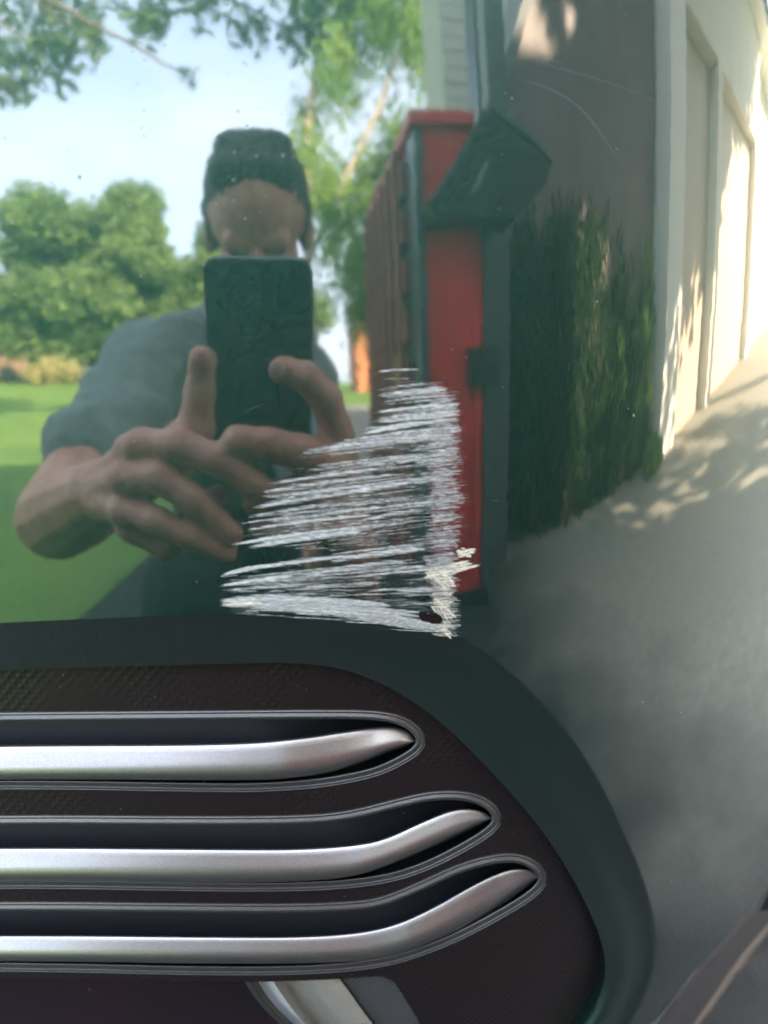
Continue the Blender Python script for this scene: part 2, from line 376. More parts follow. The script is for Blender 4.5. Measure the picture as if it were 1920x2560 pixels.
# what shows under the insert at the lower left
sheet('intake_panel', [(-2600, 2500), (-900, 2420), (0, 2415), (640, 2420)], [(-2600, 3100), (-900, 2900), (0, 2820), (930, 2860)], M_purple, .030, .045)
sheet('lamp_seal', [(602, 2430), (618, 2468), (652, 2515), (700, 2562), (800, 2650), (900, 2760)], [(634, 2430), (652, 2468), (684, 2512), (730, 2556), (830, 2640), (930, 2750)], M_bead, .027, .027, rows=8, prof=lambda k: -.004*math.sin(math.pi*k))
sheet('lamp_glass', [(634, 2430), (652, 2468), (684, 2512), (730, 2556), (830, 2640), (930, 2750)], [(668, 2430), (696, 2475), (728, 2520), (765, 2565), (850, 2640), (950, 2750)], M_lens, .029, .027, rows=8)
sheet('lamp_reflector', [(668, 2430), (696, 2475), (728, 2520), (765, 2565), (850, 2640), (950, 2750)], [(835, 2430), (870, 2475), (905, 2525), (935, 2565), (1000, 2640), (1100, 2750)], M_chrome, .030, .022, rows=14, prof=lambda k: .0035*math.sin(2.2*math.pi*k))
M_bumps = plastic('pebbled_plastic', (.03, .03, .033), .4, 2300, .0004)
sheet('pebbled_strip', [(835, 2425), (870, 2475), (905, 2525), (935, 2565), (1000, 2640), (1100, 2750)], [(975, 2425), (1002, 2480), (1035, 2535), (1060, 2580), (1110, 2660), (1180, 2760)], M_bumps, .0255, .021, rows=8)
M_glint = mat('bright_edge_trim', (.8, .8, .78), .15, 1)
sheet('edge_trim', [(1520, 2452), (1500, 2498), (1470, 2546), (1440, 2600)], [(1526, 2466), (1508, 2515), (1482, 2562), (1450, 2620)], M_glint, .016, .010, rows=8)
# lower lip under the skin
l1 = [(2300, 1777), (1920, 2195), (1770, 2378), (1626, 2560), (1500, 2720)]; l2 = [(2300, 1860), (1920, 2308), (1850, 2390), (1735, 2560), (1610, 2740)]
l3 = [(2300, 1905), (1920, 2352), (1870, 2410), (1765, 2560), (1650, 2740)]
sheet('lower_lip', [(p[0]-4, p[1]-6) for p in l1], l2, M_lip, .010, .012, rows=16, prof=lambda k: -.006*math.sin(math.pi*min(1, k*1.02)) + (.006 if k < .08 else 0))
sheet('lip_edge_highlight_strip', l2, l3, M_lip2, .012, .020, rows=10, prof=lambda k: -.003*math.sin(math.pi*k))
M_under = mat('rough_under_shade', (.010, .008, .0075), .8, noise=(300, (.022, .018, .016), .45, .7), bump=(500, .001))  # added dark sheet standing in for the shaded area under the car
sheet('under_car_shade', l3, [(2700, 2500), (2400, 2700), (2200, 2900), (1900, 3100), (1700, 3300)], M_under, .022, .06, rows=14)
# bulk of the car behind the skin
mb = MB(); mb.box(-.74, .30, .10, 1.2, .24, .90); place(mb.build('bumper_core', M_back), car)
mb = MB().box(-.95, .60, .32, 3.9, .22, .98); mb.prism([(1.1, .98), (1.7, 1.45), (3.2, 1.46), (3.9, .98)], -.85, .5, 'x'); place(mb.build('car_body', M_paint), car)

# ------------------------------------------------------------ scuffs
def scuff_mat(name, col, thr, sx, sy):
    m = bpy.data.materials.new(name); m.use_nodes = True; t = m.node_tree; b = t.nodes['Principled BSDF']
    b.inputs['Base Color'].default_value = (*col, 1); b.inputs['Roughness'].default_value = .38; b.inputs['Metallic'].default_value = .35
    uvn = t.nodes.new('ShaderNodeUVMap'); mpn = t.nodes.new('ShaderNodeMapping'); mpn.inputs['Scale'].default_value = (sx, sy, 1)
    n = t.nodes.new('ShaderNodeTexNoise'); n.inputs['Scale'].default_value = 1; n.inputs['Detail'].default_value = 4; n.inputs['Roughness'].default_value = .65
    vc = t.nodes.new('ShaderNodeVertexColor'); vc.layer_name = 'cover'
    ad = t.nodes.new('ShaderNodeMath'); ad.operation = 'ADD'; r = t.nodes.new('ShaderNodeMapRange')
    r.inputs['From Min'].default_value = thr; r.inputs['From Max'].default_value = thr+.20
    m2 = t.nodes.new('ShaderNodeMapping'); m2.inputs['Scale'].default_value = (.05, .9, 1); n2 = t.nodes.new('ShaderNodeTexNoise'); n2.inputs['Scale'].default_value = 1; n2.inputs['Detail'].default_value = 3
    c2 = t.nodes.new('ShaderNodeMixRGB'); c2.inputs[1].default_value = (col[0]*.45, col[1]*.45, col[2]*.45, 1); c2.inputs[2].default_value = (col[0]*1.35, col[1]*1.35, col[2]*1.35, 1)
    rr2 = t.nodes.new('ShaderNodeMapRange'); rr2.inputs['From Min'].default_value = .38; rr2.inputs['From Max'].default_value = .62
    t.links.new(uvn.outputs[0], m2.inputs[0]); t.links.new(m2.outputs[0], n2.inputs['Vector']); t.links.new(n2.outputs[0], rr2.inputs[0]); t.links.new(rr2.outputs[0], c2.inputs[0]); t.links.new(c2.outputs[0], b.inputs['Base Color'])
    bp = t.nodes.new('ShaderNodeBump'); bp.inputs['Distance'].default_value = .00025
    t.links.new(uvn.outputs[0], mpn.inputs[0]); t.links.new(mpn.outputs[0], n.inputs['Vector']); t.links.new(n.outputs[0], ad.inputs[0]); t.links.new(vc.outputs[0], ad.inputs[1])
    t.links.new(ad.outputs[0], r.inputs['Value']); t.links.new(r.outputs[0], b.inputs['Alpha']); t.links.new(n.outputs[0], bp.inputs['Height']); t.links.new(bp.outputs[0], b.inputs['Normal'])
    return m
M_scuff = scuff_mat('white_scuffed_clearcoat', (.27, .285, .29), .97, .014, .45)
M_cream = scuff_mat('cream_scraped_filler', (.40, .37, .31), .98, .02, .42)
def streaks(name, L, m):
    """L: (u0, v0, u1, v1, width, strength, bow)"""
    Vs = []; Fs = []; UV = []; CO = []; K = 16; T = 4
    L = np.array(L, float); t = np.linspace(0, 1, K); q = np.linspace(-1, 1, T)
    U = []; Vv = []; OF = []
    for i, (u0, v0, u1, v1, wd, st, bow) in enumerate(L):
        u = u0+(u1-u0)*t; v = v0+(v1-v0)*t-bow*np.sin(np.pi*t); wv = wd*(np.sin(np.pi*np.clip(t, .0, 1))**.55*.9+.1)
        j0, j1 = rng.uniform(0, 500, 2)
        for k in range(K):
            for a in q:
                U.append(u[k]); Vv.append(v[k]+a*wv[k]/2); OF.append(-.00004-.00022*((i*.618) % 1))
                UV.append((u[k]+j0, v[k]+a*wv[k]/2+j1)); e = min(1, t[k]*6, (1-t[k])*6)
                CO.append(st*(.35+.65*e)*(1 if abs(a) < .5 else .62))
        b0 = i*K*T
        for k in range(K-1):
            for a in range(T-1): x = b0+k*T+a; Fs.append((x, x+T, x+T+1, x+1))
    V3 = P(np.array(U), np.array(Vv), np.array(OF)); nr = FN(V3[:, 0], V3[:, 2])
    o = place(mesh(name, V3, Fs, m, None, True, None, UV), panel)
    ca = o.data.color_attributes.new('cover', 'FLOAT_COLOR', 'POINT'); c4 = np.repeat(np.array(CO)[:, None], 4, 1); ca.data.foreach_set('color', c4.astype(np.float32).ravel())
    tag(o, kind='stuff'); o.visible_shadow = True
    return o
def slope(v): return np.interp(v, [930, 1100, 1400, 1480, 1540], [-.075, -.115, -.115, -.05, .06])
main = [ # u0, v0, u1, v1, width, strength
 (925, 933, 1060, 924, 7, .62), (935, 950, 1040, 948, 3, .5), (930, 976, 1130, 966, 9, .50), (915, 1035, 1130, 1010, 11, .66), (890, 1087, 1120, 1052, 16, .74), (900, 1100, 1140, 1090, 20, .60),
 (730, 1140, 900, 1108, 9, .55), (700, 1180, 960, 1150, 8, .5), (640, 1215, 1000, 1165, 14, .60), (620, 1238, 1010, 1185, 16, .60), (600, 1275, 900, 1228, 16, .62), (800, 1245, 1060, 1200, 20, .62), (585, 1300, 880, 1252, 10, .56),
 (570, 1333, 980, 1285, 10, .68), (575, 1345, 960, 1300, 8, .5), (558, 1366, 860, 1322, 10, .80), (590, 1375, 940, 1325, 18, .68), (850, 1318, 1090, 1272, 14, .60),
 (548, 1436, 930, 1385, 14, .68), (545, 1440, 700, 1412, 12, .85), (800, 1410, 1100, 1370, 20, .66), (534, 1468, 760, 1436, 14, .72), (700, 1450, 1060, 1400, 20, .62), (536, 1480, 800, 1462, 16, .60), (700, 1478, 980, 1455, 16, .60),
 (530, 1505, 800, 1497, 20, .84), (532, 1516, 860, 1508, 16, .84), (640, 1500, 1010, 1518, 22, .72), (760, 1512, 1060, 1540, 22, .70), (900, 1530, 1130, 1576, 18, .66), (950, 1562, 1090, 1568, 10, .7), (700, 1520, 900, 1548, 12, .5)]
Ls = [(a, b, c, d, w_, s_, random.uniform(2, 8)) for a, b, c, d, w_, s_ in main]
left_edge = lambda v: np.interp(v, [940, 1000, 1040, 1090, 1130, 1180, 1240, 1300, 1350, 1400, 1415, 1440, 1480, 1530, 1560], [920, 930, 920, 890, 730, 690, 640, 590, 570, 740, 620, 545, 535, 535, 900])
def band(v): return .5+.22*math.sin(v*.115)+.16*math.sin(v*.31+1.3)+.12*math.sin(v*.73+.4)
for i in range(980):
    v0 = random.uniform(955, 1560)
    if 1378 < v0 < 1420 and random.random() < .9: continue
    le = float(left_edge(v0)); re = 1150 if v0 > 1000 else 1120
    u0 = le+abs(random.gauss(0, 1))*(re-le)*.5
    if u0 > re-30: continue
    s_ = float(slope(v0)); bb = band(v0-s_*(u0-900))
    if random.random() > bb*1.25: continue
    u1 = min(re, u0+random.uniform(40, 360))
    Ls.append((u0, v0, u1, v0+s_*(u1-u0), random.uniform(1.5, 7), .30+.34*bb+random.uniform(-.06, .10), random.uniform(-1, 4)))
for i in range(620):      # hair fine lines
    v0 = random.uniform(985, 1575)
    if 1380 < v0 < 1418 and random.random() < .8: continue
    le = float(left_edge(v0)); u0 = le+abs(random.gauss(0, 1))*(1150-le)*.6
    if u0 > 1130 or random.random() > band(v0+.1*(u0-900))*1.1: continue
    s_ = float(slope(v0))+random.uniform(-.015, .015); u1 = min(1158, u0+random.uniform(30, 260))
    Ls.append((u0, v0, u1, v0+s_*(u1-u0), random.uniform(.9, 2.4), random.uniform(.48, .8), random.uniform(-1, 3)))
for i in range(46):        # broad thin smears
    v0 = random.uniform(1010, 1550)
    if 1378 < v0 < 1425: continue
    le = float(left_edge(v0))+60; u0 = random.uniform(le, 1040); u1 = min(1165, u0+random.uniform(120, 330)); s_ = float(slope(v0))
    Ls.append((u0, v0, u1, v0+s_*(u1-u0), random.uniform(16, 40), random.uniform(.38, .50), 2))
for i in range(46):        # dense band along the crease
    u0 = random.uniform(530, 800); v0 = 1508+random.uniform(-10, 12)+(u0-530)*.03; u1 = u0+random.uniform(120, 330)
    Ls.append((u0, v0, u1, v0+(u1-u0)*random.uniform(.02, .09), random.uniform(3, 12), random.uniform(.5, .8), 3))
for i in range(34):
    u0 = random.uniform(800, 1000); v0 = 1522+(u0-800)*.16+random.uniform(-10, 10); u1 = min(1140, u0+random.uniform(80, 220))
    Ls.append((u0, v0, u1, v0+(u1-u0)*.18, random.uniform(5, 13), random.uniform(.5, .72), 1))
for i in range(520):      # the bright upright smear where the skin turns: short hatch lines
    v0 = random.uniform(1000, 1590); cxm = np.interp(v0, [1000, 1100, 1250, 1400, 1590], [1105, 1110, 1115, 1105, 1120]); hw = np.interp(v0, [1000, 1080, 1250, 1400, 1590], [36, 50, 54, 46, 36])*random.uniform(.5, 1.35)
    tl = random.uniform(-.16, -.06) if v0 < 1440 else random.uniform(-.05, .25)
    Ls.append((cxm-hw, v0-tl*hw, cxm+hw, v0+tl*hw, random.uniform(2, 6), random.uniform(.38, .60), 0))
for i in range(60):
    v0 = random.uniform(1010, 1580); Ls.append((1072+random.uniform(-12, 10), v0, 1152+random.uniform(-14, 12), v0-8, random.uniform(14, 26), random.uniform(.40, .52), 0))
streaks('scuff_marks', Ls, M_scuff)
Lc = []
for a, b, c, d, n_, w_ in ((1140, 1392, 1208, 1382, 4, 10), (1040, 1446, 1212, 1408, 7, 10), (1050, 1436, 1160, 1420, 4, 10), (1080, 1500, 1150, 1560, 9, 12), (1060, 1420, 1150, 1470, 6, 10), (540, 1508, 700, 1504, 4, 8), (1085, 1560, 1145, 1590, 5, 9), (1140, 1375, 1205, 1392, 3, 8)):
    for k in range(n_):
        j = random.uniform(-1, 1)*w_; Lc.append((a+random.uniform(-8, 20), b+j, c-random.uniform(0, 40), d+j, random.uniform(6, 15), random.uniform(.66, .85), 2))
for k in range(60):
    v0 = random.uniform(1420, 1585); Lc.append((1075+random.uniform(-6, 10), v0, 1145-random.uniform(0, 15), v0-random.uniform(-8, 6), random.uniform(4, 9), random.uniform(.50, .66), 0))
streaks('filler_scrape', Lc, M_cream)
chip = [(1054, 1532), (1066, 1533), (1072, 1537), (1086, 1534), (1097, 1540), (1102, 1548), (1096, 1556), (1080, 1557), (1070, 1552), (1058, 1550), (1053, 1542)]
cc_ = np.mean(chip, axis=0); cv = [P(*cc_, -.0005)]+[P(*(cc_+(np.array(p)-cc_)*1.15), -.0006) for p in chip]+[P(*(cc_+(np.array(p)-cc_)*1.3), -.00005) for p in chip]
nC = len(chip); cf = [(0, 1+(i+1) % nC, 1+i) for i in range(nC)]+[(1+i, 1+(i+1) % nC, 1+nC+(i+1) % nC, 1+nC+i) for i in range(nC)]
oc = place(mesh('paint_chip', cv, cf, M_chip), panel); tag(oc, 'small dark brown chip through the paint near the crease')

# hairline scratches and specks of dust
M_hair = mat('fine_scratch', (.06, .075, .075), .4); M_dust = mat('pale_dust', (.10, .10, .09), .8); M_drop = mat('dried_drop', (.05, .055, .06), .6)
def hair(pl, wd=.7):
    c = interp(pl, 60, 3); wv = wd*np.sin(np.linspace(.05, math.pi-.05, 60))**.5/2; t = np.gradient(c, axis=0); t /= np.linalg.norm(t, axis=1, keepdims=True); n = np.stack([-t[:, 1], t[:, 0]], -1)
    rv = np.array([P(*(c+n*(k*wv)[:, None]).T, -.00003) for k in (-1, 1)])
    o = place(mesh('hairline_scratch', rv.reshape(-1, 3), grid_faces(2, 60), M_hair), panel)
for pl in ([(480, 285), (600, 274), (735, 265)], [(1340, 155), (1470, 190), (1560, 220), (1665, 262)], [(1308, 198), (1400, 230), (1470, 285), (1550, 405)], [(1350, 135), (1385, 150), (1407, 160)],
           [(605, 1032), (660, 1008)], [(1230, 1250), (1245, 1252)]): hair(pl)
def specks(name, n, box, smin, smax, m, asp=1., bias=0):
    V_ = []; F_ = []; U = []; W_ = []
    for i in range(n):
        u = random.uniform(box[0], box[1]); v = random.uniform(box[2], box[3]); r = random.uniform(smin, smax)*(random.random()**1.5+.5); k = 7; a0 = random.random()*6
        if v > float(np.interp(u, [0, 500, 1145, 1257, 1453, 1640], [1530, 1520, 1575, 1640, 1850, 2300])): continue
        b0 = len(U)
        for j in range(k): a = a0+j*2*math.pi/k; q = r*random.uniform(.55, 1.1); U.append(u+q*math.cos(a)); W_.append(v+q*math.sin(a)*asp)
        F_.append(tuple(range(b0, b0+k)))
    V3 = P(np.array(U), np.array(W_), -.00003)
    o = place(mesh(name, V3, F_, m), panel); tag(o, kind='stuff')
specks('dust_specks', 130, (-200, 1900, -100, 2300), .7, 1.5, M_dust)
specks('dust_specks', 22, (0, 1900, 0, 1900), 1.2, 2.4, M_dust, 1.8)
specks('dried_drops', 110, (-100, 800, -100, 560), 2.0, 4.5, M_drop)
V_ = []; F_ = []; U = []; W_ = []
for i in range(60):
    u = random.uniform(0, 1450); v = random.uniform(1680, 2500); b0 = len(U)
    for j in range(5): a = j*1.256; q = random.uniform(.7, 1.9); U.append(u+q*math.cos(a)); W_.append(v+q*math.sin(a))
    F_.append(tuple(range(b0, b0+5)))
o = mesh('dust_specks', P(np.array(U), np.array(W_), INS(np.array(U))-.0022), F_, M_dust); place(o, car); tag(o, kind='stuff')

# ------------------------------------------------------------ ground
def structure(o): o['kind'] = 'structure'; return o
M_grass = mat('lawn_grass', (.085, .18, .022), .9, noise=(1.2, (.16, .27, .035), .35, .7), bump=(40, .03))
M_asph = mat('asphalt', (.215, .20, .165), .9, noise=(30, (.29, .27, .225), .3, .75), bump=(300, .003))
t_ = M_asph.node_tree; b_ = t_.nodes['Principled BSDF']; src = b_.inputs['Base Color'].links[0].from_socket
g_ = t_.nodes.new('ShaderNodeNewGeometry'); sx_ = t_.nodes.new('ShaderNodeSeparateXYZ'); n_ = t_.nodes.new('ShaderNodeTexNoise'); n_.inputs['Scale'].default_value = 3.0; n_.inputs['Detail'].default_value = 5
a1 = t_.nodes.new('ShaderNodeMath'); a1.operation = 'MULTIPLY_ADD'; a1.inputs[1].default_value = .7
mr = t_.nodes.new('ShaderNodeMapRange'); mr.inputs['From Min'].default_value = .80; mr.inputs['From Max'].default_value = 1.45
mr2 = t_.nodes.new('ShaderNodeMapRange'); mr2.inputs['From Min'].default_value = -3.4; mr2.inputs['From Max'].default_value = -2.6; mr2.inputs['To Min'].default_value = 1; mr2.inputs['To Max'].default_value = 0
mxx = t_.nodes.new('ShaderNodeMath'); mxx.operation = 'MAXIMUM'; mc = t_.nodes.new('ShaderNodeMixRGB'); mc.inputs[1].default_value = (.008, .008, .008, 1)  # near-black zone round the car: ground shade painted into the asphalt colour
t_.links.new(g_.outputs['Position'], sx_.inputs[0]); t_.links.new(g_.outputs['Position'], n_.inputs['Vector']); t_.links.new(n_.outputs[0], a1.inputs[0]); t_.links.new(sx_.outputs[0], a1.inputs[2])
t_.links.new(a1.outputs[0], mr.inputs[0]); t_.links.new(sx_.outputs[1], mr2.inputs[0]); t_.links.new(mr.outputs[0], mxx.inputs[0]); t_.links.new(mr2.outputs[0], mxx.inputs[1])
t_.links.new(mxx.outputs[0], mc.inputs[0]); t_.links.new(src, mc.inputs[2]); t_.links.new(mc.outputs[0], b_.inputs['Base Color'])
M_road = mat('street_asphalt', (.12, .12, .12), .9, noise=(2, (.17, .165, .16), .3, .7))
structure(MB().box(-420, 420, -420, 420, -.3, 0).build('lawn', M_grass))
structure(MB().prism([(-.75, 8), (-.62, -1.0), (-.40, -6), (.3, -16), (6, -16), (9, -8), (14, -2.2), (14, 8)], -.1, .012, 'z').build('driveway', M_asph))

BZ = lambda y: float(np.interp(-y, [5, 11, 24, 60], [.0, .22, .80, 1.6]))
structure(MB().prism([(-3.5, -.2), (-5, .005), (-11, .22), (-24, .80), (-60, 1.6), (-60, -.2)], -70, -.65, 'x').build('lawn_bank', M_grass))

# ------------------------------------------------------------ vegetation
def leaf_mat(name, c1, c2):
    m = mat(name, c1, .75, noise=(.9, c2, .35, .65)); b = m.node_tree.nodes['Principled BSDF']; b.inputs['Specular IOR Level'].default_value = .2
    t = m.node_tree; tr = t.nodes.new('ShaderNodeBsdfTranslucent'); mxs = t.nodes.new('ShaderNodeMixShader'); mxs.inputs[0].default_value = .35; tr.inputs[0].default_value = (c2[0]*1.3, c2[1]*1.4, c2[2], 1)
    o = t.nodes['Material Output']; t.links.new(b.outputs[0], mxs.inputs[1]); t.links.new(tr.outputs[0], mxs.inputs[2]); t.links.new(mxs.outputs[0], o.inputs[0]); return m
M_lf1 = leaf_mat('oak_leaves', (.085, .14, .05), (.19, .27, .09)); M_lf2 = leaf_mat('hanging_leaves', (.09, .17, .04), (.24, .34, .07))
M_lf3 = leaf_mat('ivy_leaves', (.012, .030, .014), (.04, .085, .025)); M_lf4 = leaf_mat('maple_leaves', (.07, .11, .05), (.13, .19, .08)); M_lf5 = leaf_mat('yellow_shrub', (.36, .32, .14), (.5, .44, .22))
M_bark = mat('bark', (.10, .075, .05), .9, noise=(4, (.17, .13, .09), .3, .7)); M_pale = mat('pale_bark', (.42, .34, .25), .85, noise=(5, (.2, .17, .13), .55, .7))
def leaves(name, cs, rs, n, size, m, parent, droop=0, flat=1.):
    """leaf-sized quads on and in the clumps cs (centres) / rs (radii)"""
    cs = np.array(cs); rs = np.array(rs); pr = rs**2; k = rng.choice(len(cs), n, p=pr/pr.sum()); d = rng.normal(size=(n, 3)); d /= np.linalg.norm(d, axis=1, keepdims=True)
    rad = rs[k]*rng.uniform(.35, 1.08, n); c = cs[k]+d*rad[:, None]*np.array([1, 1, flat])
    if droop: c[:, 2] -= rng.random(n)**1.5*droop*rs[k]
    a = rng.normal(size=(n, 3)); 
    if droop: a = a*np.array([.35, .35, 1]); a[:, 2] = -np.abs(a[:, 2])-1
    a /= np.linalg.norm(a, axis=1, keepdims=True); b = np.cross(a, rng.normal(size=(n, 3))); b /= np.linalg.norm(b, axis=1, keepdims=True)
    s = size*rng.uniform(.6, 1.4, n)[:, None]; wd = .32 if droop else .55
    V_ = np.stack([c-a*s, c-b*s*wd, c+a*s, c+b*s*wd], 1).reshape(-1, 3); F_ = np.arange(4*n).reshape(-1, 4)
    me = bpy.data.meshes.new(name); me.vertices.add(4*n); me.vertices.foreach_set('co', V_.astype(np.float32).ravel()); me.loops.add(4*n); me.loops.foreach_set('vertex_index', F_.ravel())
    me.polygons.add(n); me.polygons.foreach_set('loop_start', np.arange(0, 4*n, 4)); me.polygons.foreach_set('loop_total', np.full(n, 4)); me.materials.append(m); me.update(calc_edges=True)
    return link(bpy.data.objects.new(name, me), parent)
def tree(name, label, cat, x, y, h, r, trunk, n, size, m, mb_, seed, group=None, base=.3, clumps=26, sq=1.):
    rg = np.random.default_rng(seed); t = empty(name, (x, y, BZ(y) if x < -.65 else 0)); tag(t, label, cat, group)
    w_ = MB(); top = (rg.uniform(-.3, .3), rg.uniform(-.3, .3), h*.8); w_.chain([(0, 0, -.1), (top[0]*.3, top[1]*.3, h*.4), top], [trunk, trunk*.75, trunk*.2])
    cs = []; rs = []
    for i in range(clumps):
        a = rg.uniform(0, 2*math.pi); hz = rg.uniform(base, .95); sp = math.sin(math.pi*min(1, (hz-base)/(1-base)*.8+.16))
        rr_ = r*sp*rg.uniform(.35, .95)*sq; c = (rr_*math.cos(a), rr_*math.sin(a), h*hz); cs.append(c); rs.append(r*rg.uniform(.22, .42))
        w_.chain([(top[0]*.3, top[1]*.3, h*max(.2, hz-.25)), (c[0]*.5, c[1]*.5, h*(hz-.1)), c], [trunk*.35, trunk*.2, trunk*.06])
    w_.build('trunk', mb_, t, True); leaves('crown', cs, rs, n, size, m, t, 0, .8)
    return t
TG = 'trees across the lawn'
tree('oak_tree', 'broad green tree across the lawn, leftmost and lowest of the row', 'tree', -13.6, -25, 4.6, 3.4, .22, 26000, .14, M_lf1, M_bark, 1, TG, .12, 40)
tree('oak_tree', 'tall round green tree across the lawn, second from the left', 'tree', -9.0, -24, 6.7, 3.4, .26, 30000, .14, M_lf1, M_bark, 2, TG, .10, 44)
tree('oak_tree', 'green tree with a pointed top across the lawn, left of the head', 'tree', -5.6, -24, 7.3, 2.6, .24, 24000, .14, M_lf1, M_bark, 3, TG, .10, 40)
tree('oak_tree', 'bright green tree across the lawn half hidden by the head', 'tree', -2.2, -26, 6.2, 3.0, .24, 24000, .14, M_lf1, M_bark, 4, TG, .10, 40)
tree('oak_tree', 'dark green tree far left beyond the lawn, outside the row', 'tree', -18.5, -24, 6.6, 3.8, .25, 12000, .12, M_lf1, M_bark, 5, TG, .18)
tree('added_shade_tree', 'unseen tree added beside the drive to shade the upper part of the cream garage', 'tree', 6.6, 1.5, 8.8, 3.3, .2, 60000, .15, M_lf1, M_bark, 9, None, .54, 60)  # out of view, added only to keep sun off the upper garage wall
tree('added_dapple_tree', 'small sparse unseen tree added by the drive to dapple the sunlight on the paving', 'tree', 5.2, 3.0, 4.4, 1.5, .05, 1500, .11, M_lf1, M_bark, 11, None, .34, 26)  # out of view, added to break up the hard sun edge
# weeping tree with a pale trunk behind the right shoulder
wt = empty('weeping_tree', (1.1, -11.5, 0)); tag(wt, 'tall weeping tree with hanging leaves and pale slender trunk behind the head', 'tree')
MB().chain([(-.75, 0, -.1), (-.85, 0, 2.6), (-.75, 0, 5.2), (-.2, 0, 8)], [.12, .10, .08, .04]).chain([(-.85, 0, 2.8), (.6, .2, 5.5), (1.2, .2, 7)], [.07, .05, .03]).build('trunk', M_pale, wt, True)
cs = []; rs = []
for i in range(64):
    z = random.uniform(2.2, 9.2); x = random.uniform(-.95 if z > 4 else -.35, 1.7); cs.append((x, random.uniform(-1.2, .8), z)); rs.append(random.uniform(.28, .55))
leaves('crown', cs, rs, 19000, .085, M_lf2, wt, 2.2)
# near maple, only its low branches show at the top
mt = empty('maple_tree', (-4.2, -3.6, 0)); tag(mt, 'maple whose low leafy branches hang over the top of the reflection', 'tree')
w_ = MB().chain([(0, 0, -.1), (.1, 0, 2.2), (.3, -.3, 5)], [.22, .18, .12]); cs = []; rs = []
for bx, by, bz, r_ in ((1.6, -1.8, 3.35, .36), (2.05, -1.9, 3.5, .34), (1.1, -1.6, 3.2, .40), (1.5, -1.7, 2.95, .16), (2.45, -1.8, 3.62, .25), (3.35, -1.8, 3.25, .10), (3.0, -1.8, 3.75, .24), (3.9, -1.9, 3.72, .2), (4.35, -1.8, 3.62, .22), (3.5, -1.8, 4.1, .4), (.4, -1.2, 3.6, .7), (.8, -2.3, 4.4, .8), (2, -2.2, 4.6, .7), (4.5, -2, 4.4, .5), (.9, -1.6, 2.78, .14), (1.9, -1.8, 3.12, .1)):
    cs.append((bx, by, bz)); rs.append(r_); w_.chain([(.25, -.2, 4.2), (bx*.5, by*.6, bz+.7), (bx, by, bz)], [.06, .035, .008])
w_.build('trunk', M_bark, mt, True); leaves('crown', cs, rs, 5200, .06, M_lf4, mt)
# yellow shrub and low hedge across the lawn
for x, y, r_, m_, lb in ((-8.6, -22, .6, M_lf5, 'golden yellow shrub under the trees at the far lawn edge'), (-15.2, -22, 1.0, M_lf1, 'low dark shrub at the left end of the far lawn edge')):
    s_ = empty('shrub', (x, y, BZ(y))); tag(s_, lb, 'shrub'); leaves('foliage', [(0, 0, r_*.8), (r_, 0, r_*.7), (-r_, .2, r_*.6)], [r_*.8, r_*.6, r_*.6], 3000, .09, m_, s_)

# ------------------------------------------------------------ buildings
def glazing(house, x0, x1, y, z0, z1, mfr, mgl):
    w_ = MB(); t = .07
    w_.box(x0, x1, y-.02, y+.05, z0, z0+t).box(x0, x1, y-.02, y+.05, z1-t, z1).box(x0, x0+t, y-.02, y+.05, z0+t, z1-t).box(x1-t, x1, y-.02, y+.05, z0+t, z1-t)
    f = w_.build('window', mfr, house); MB().box(x0+t, x1-t, y, y+.02, z0+t, z1-t).build('pane', mgl, f)
M_wht = mat('white_paint', (.72, .71, .68), .6); M_gl = mat('window_glass', (.03, .035, .04), .05); M_orange = mat('orange_brick', (.52, .20, .09), .85, noise=(3, (.42, .15, .07), .4, .6))
M_roofb = mat('brown_shingles', (.09, .06, .05), .9, noise=(6, (.13, .09, .08), .3, .7))
hs = empty('brick_house', (6.3, -41, 0)); tag(hs, 'orange brick house with white windows seen far off beside the weeping tree', 'house')
MB().box(-2.6, 4, -3, 3, 0, 5.2).build('wall', M_orange, hs); MB().prism([(-3, 5.2), (.7, 7.2), (4.4, 5.2)], -3.3, 3.3).build('roof', M_roofb, hs)
for a in (-1.9, -.2, 1.6):
    for b in (.8, 3.3): glazing(hs, a, a+.9, 3.02, b, b+1.4, M_wht, M_gl)
hs = empty('cottage', (-17.5, -34, 1.0)); tag(hs, 'low white cottage with orange front far behind the left trees', 'house')
MB().box(-5, 5, -3, 3, 0, 2.6).build('wall', mat('pale_render', (.62, .55, .48), .8), hs); MB().prism([(-5.5, 2.6), (0, 4.4), (5.5, 2.6)], -3.4, 3.4).build('roof', M_roofb, hs)
for a in (-4.2, -2.2, .2, 2.6): glazing(hs, a, a+1.1, 3.02, .8, 2.1, M_wht, M_gl)
def sedan(x, y, m, lb):
    c = empty('parked_car', (x, y, BZ(y))); tag(c, lb, 'car', 'cars parked beyond the lawn')
    MB().prism([(-2.1, .35), (-2.1, .85), (-1.3, .95), (-.7, 1.42), (.7, 1.45), (1.3, 1.0), (2.1, .9), (2.15, .35)], -.85, .85).build('body', m, c)
    MB().prism([(-1.15, .98), (-.66, 1.36), (.64, 1.38), (1.1, 1.0)], .84, .87).build('window', M_gl, c)
    for wx in (-1.3, 1.3):
        w_ = MB(); n = 14; w_.prism([(wx+.33*math.cos(2*math.pi*i/n), .33+.33*math.sin(2*math.pi*i/n)) for i in range(n)], .72, .9); w_.build('wheel', M_bead, c)
sedan(-11.9, -23.5, mat('brown_car_paint', (.25, .16, .10), .3), 'light brown car parked beyond the lawn under the trees')
sedan(-16.2, -23, mat('white_car_paint', (.8, .8, .8), .3), 'white car parked at the far left edge of the lawn')
